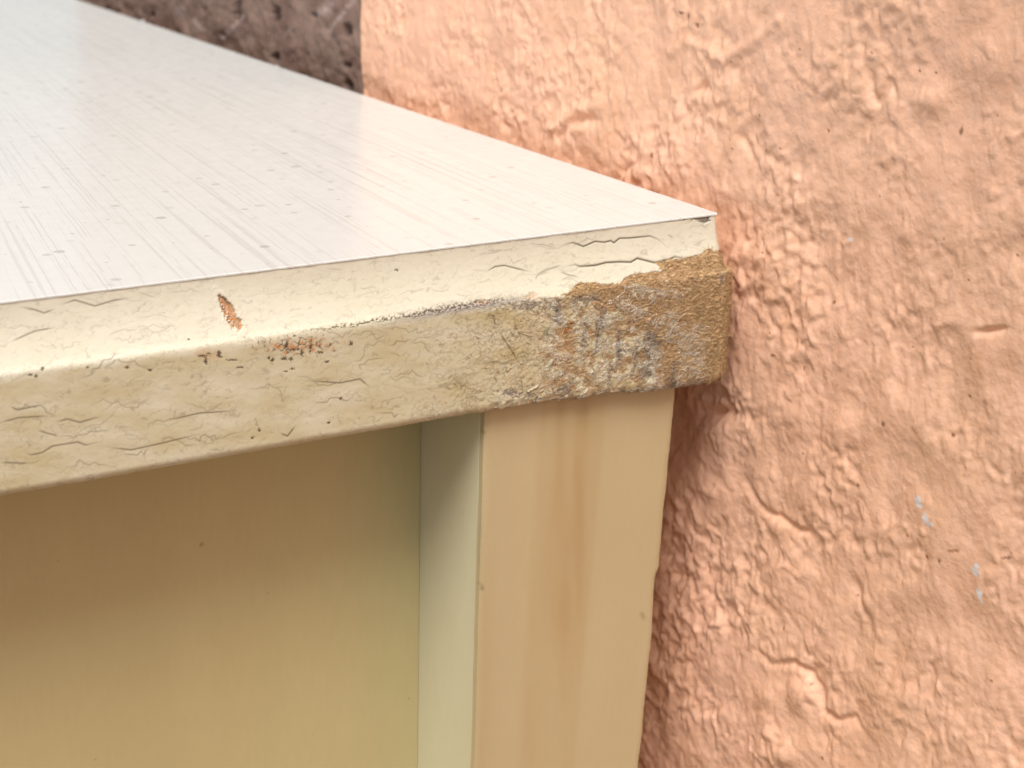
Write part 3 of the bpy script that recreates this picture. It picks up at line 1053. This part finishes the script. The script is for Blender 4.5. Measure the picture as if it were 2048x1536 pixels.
# facing: a board whose right edge is slightly tapered, wavy and chipped
zf = steps((LEG_TOP + 0.5, -130, 0.4), (-130, gz + 1, 20))
xf = np.concatenate([[0.0, 0.012, 0.03], np.linspace(0.05, 0.95, 110), [0.97, 0.988, 1.0]])
zero = np.zeros_like(zf)
xl = np.interp(zf, [gz, -111, -30], [-50.0, -49.9, -49.2]) + 0.08 * gnoise(zf / 6, zero + 2.5, 610)
xr = np.interp(zf, [gz, -111, -69, -30], [-36, -11.8, -9.4, -7.6]) + 0.16 * gnoise(zf / 7, zero + 1.5, 600) + 0.06 * gnoise(zf / 1.6, zero, 601)
xr -= 0.55 * sstep(-68.5, -70.5, zf) * sstep(-84, -72, zf)      # long chip in the right edge
Xg = xl[:, None] + (xr - xl)[:, None] * xf[None, :]
Zg = np.repeat(zf[:, None], len(xf), 1)
ed = np.minimum(xf, 1 - xf)[None, :] * 40
Yg = -0.0 + 0.22 * np.clip(1 - ed / 0.7, 0, 1) ** 2 + 0.05 * gnoise(Xg / 9, Zg / 30, 620)
nfz, nfx = Xg.shape
fr_v = np.stack([Xg, Yg, Zg + TABLE_H], -1).reshape(-1, 3)
bk = np.stack([np.stack([xl, np.full(nfz, 1.5), zf + TABLE_H], -1), np.stack([xr, np.full(nfz, 1.5), zf + TABLE_H], -1)], 1).reshape(-1, 3)
q = grid_faces(nfz, nfx)
n0 = len(fr_v)
ex = []
for i in range(nfz - 1):
    ex.append((i * nfx, (i + 1) * nfx, n0 + 2 * (i + 1), n0 + 2 * i))
    ex.append(((i + 1) * nfx + nfx - 1, i * nfx + nfx - 1, n0 + 2 * i + 1, n0 + 2 * (i + 1) + 1))
    ex.append((n0 + 2 * i, n0 + 2 * (i + 1), n0 + 2 * (i + 1) + 1, n0 + 2 * i + 1))
facing = link_mesh('facing_board', np.vstack([fr_v, bk]), np.vstack([q, np.array(ex)]), M_FACING, leg)
facing.data.set_sharp_from_angle(angle=math.radians(38))
Uf, Vf = project(np.stack([Xg, Yg, Zg], -1).reshape(-1, 3))
# water stains: two bands that run down the board
cx1 = np.interp(Vf, [800, 1100, 1536], [1122, 1112, 1085])
cx2 = np.interp(Vf, [800, 1100, 1536], [1170, 1152, 1118])
w1 = np.interp(Vf, [800, 1000, 1200, 1536], [9, 16, 40, 46])
w2 = np.interp(Vf, [800, 1000, 1200, 1536], [12, 20, 26, 30])
stn = 0.40 * np.exp(-((Uf - cx1) / w1) ** 2) * sstep(1350, 850, Vf) + 0.45 * np.exp(-((Uf - cx2) / w2) ** 2) * sstep(1500, 1000, Vf)
stn += 0.12 * np.exp(-(((Uf - 1130) / 45) ** 2 + ((Vf - 1235) / 70) ** 2))
bandm = sstep(1050, 1070, Uf + 0.06 * (Vf - 1150)) * sstep(1188, 1176, Uf + 0.09 * (Vf - 1150))
stn += 0.20 * bandm
stn += 0.22 * sstep(1010, 960, Uf + 0.03 * (Vf - 1000)) * sstep(1000, 1250, Vf)
stn *= 0.85 + 0.3 * fbm(Uf / 30, Vf / 260, 630, 3)
dk = np.zeros(len(Uf))
for pts, w, am in (([(968, 958), (966, 1010), (963, 1080), (962, 1130), (961, 1180)], 1.6, 0.95), ([(968, 860), (969, 900)], 1.4, 0.5), ([(1284, 1228), (1287, 1236)], 3.5, 0.5), ([(960, 1165), (964, 1178)], 2.5, 0.7)):
    idx, d, t = polydist(Uf, Vf, pts, 14)
    if len(idx):
        put(dk, idx, am * np.exp(-(d / w) ** 2) * (0.75 + 0.5 * gnoise(Uf[idx] / 5, Vf[idx] / 5, 640)))
attr(facing, 'streak', np.concatenate([np.clip(stn, 0, 1), np.zeros(len(bk))]))
attr(facing, 'dark', np.concatenate([np.clip(dk, 0, 1), np.zeros(len(bk))]))
tag(facing, 'tan stained board with brown water marks and a chipped right edge')

# front panel, set back between the legs, with a thin open joint beside the leg
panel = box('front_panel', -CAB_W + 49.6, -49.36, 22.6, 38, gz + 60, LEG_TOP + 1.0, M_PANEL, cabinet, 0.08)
tag(panel, 'olive tan panel set back under the table top')
box('leg', -CAB_W + 12.5, -CAB_W + 49.3, 1.6, 46, gz, LEG_TOP + 1.0, M_POST, cabinet, 0.5)
box('leg', -49.3, -12.5, CAB_D - 48, CAB_D - 6, gz, LEG_TOP + 1.0, M_POST, cabinet, 0.5)
box('leg', -CAB_W + 12.5, -CAB_W + 49.3, CAB_D - 48, CAB_D - 6, gz, LEG_TOP + 1.0, M_POST, cabinet, 0.5)
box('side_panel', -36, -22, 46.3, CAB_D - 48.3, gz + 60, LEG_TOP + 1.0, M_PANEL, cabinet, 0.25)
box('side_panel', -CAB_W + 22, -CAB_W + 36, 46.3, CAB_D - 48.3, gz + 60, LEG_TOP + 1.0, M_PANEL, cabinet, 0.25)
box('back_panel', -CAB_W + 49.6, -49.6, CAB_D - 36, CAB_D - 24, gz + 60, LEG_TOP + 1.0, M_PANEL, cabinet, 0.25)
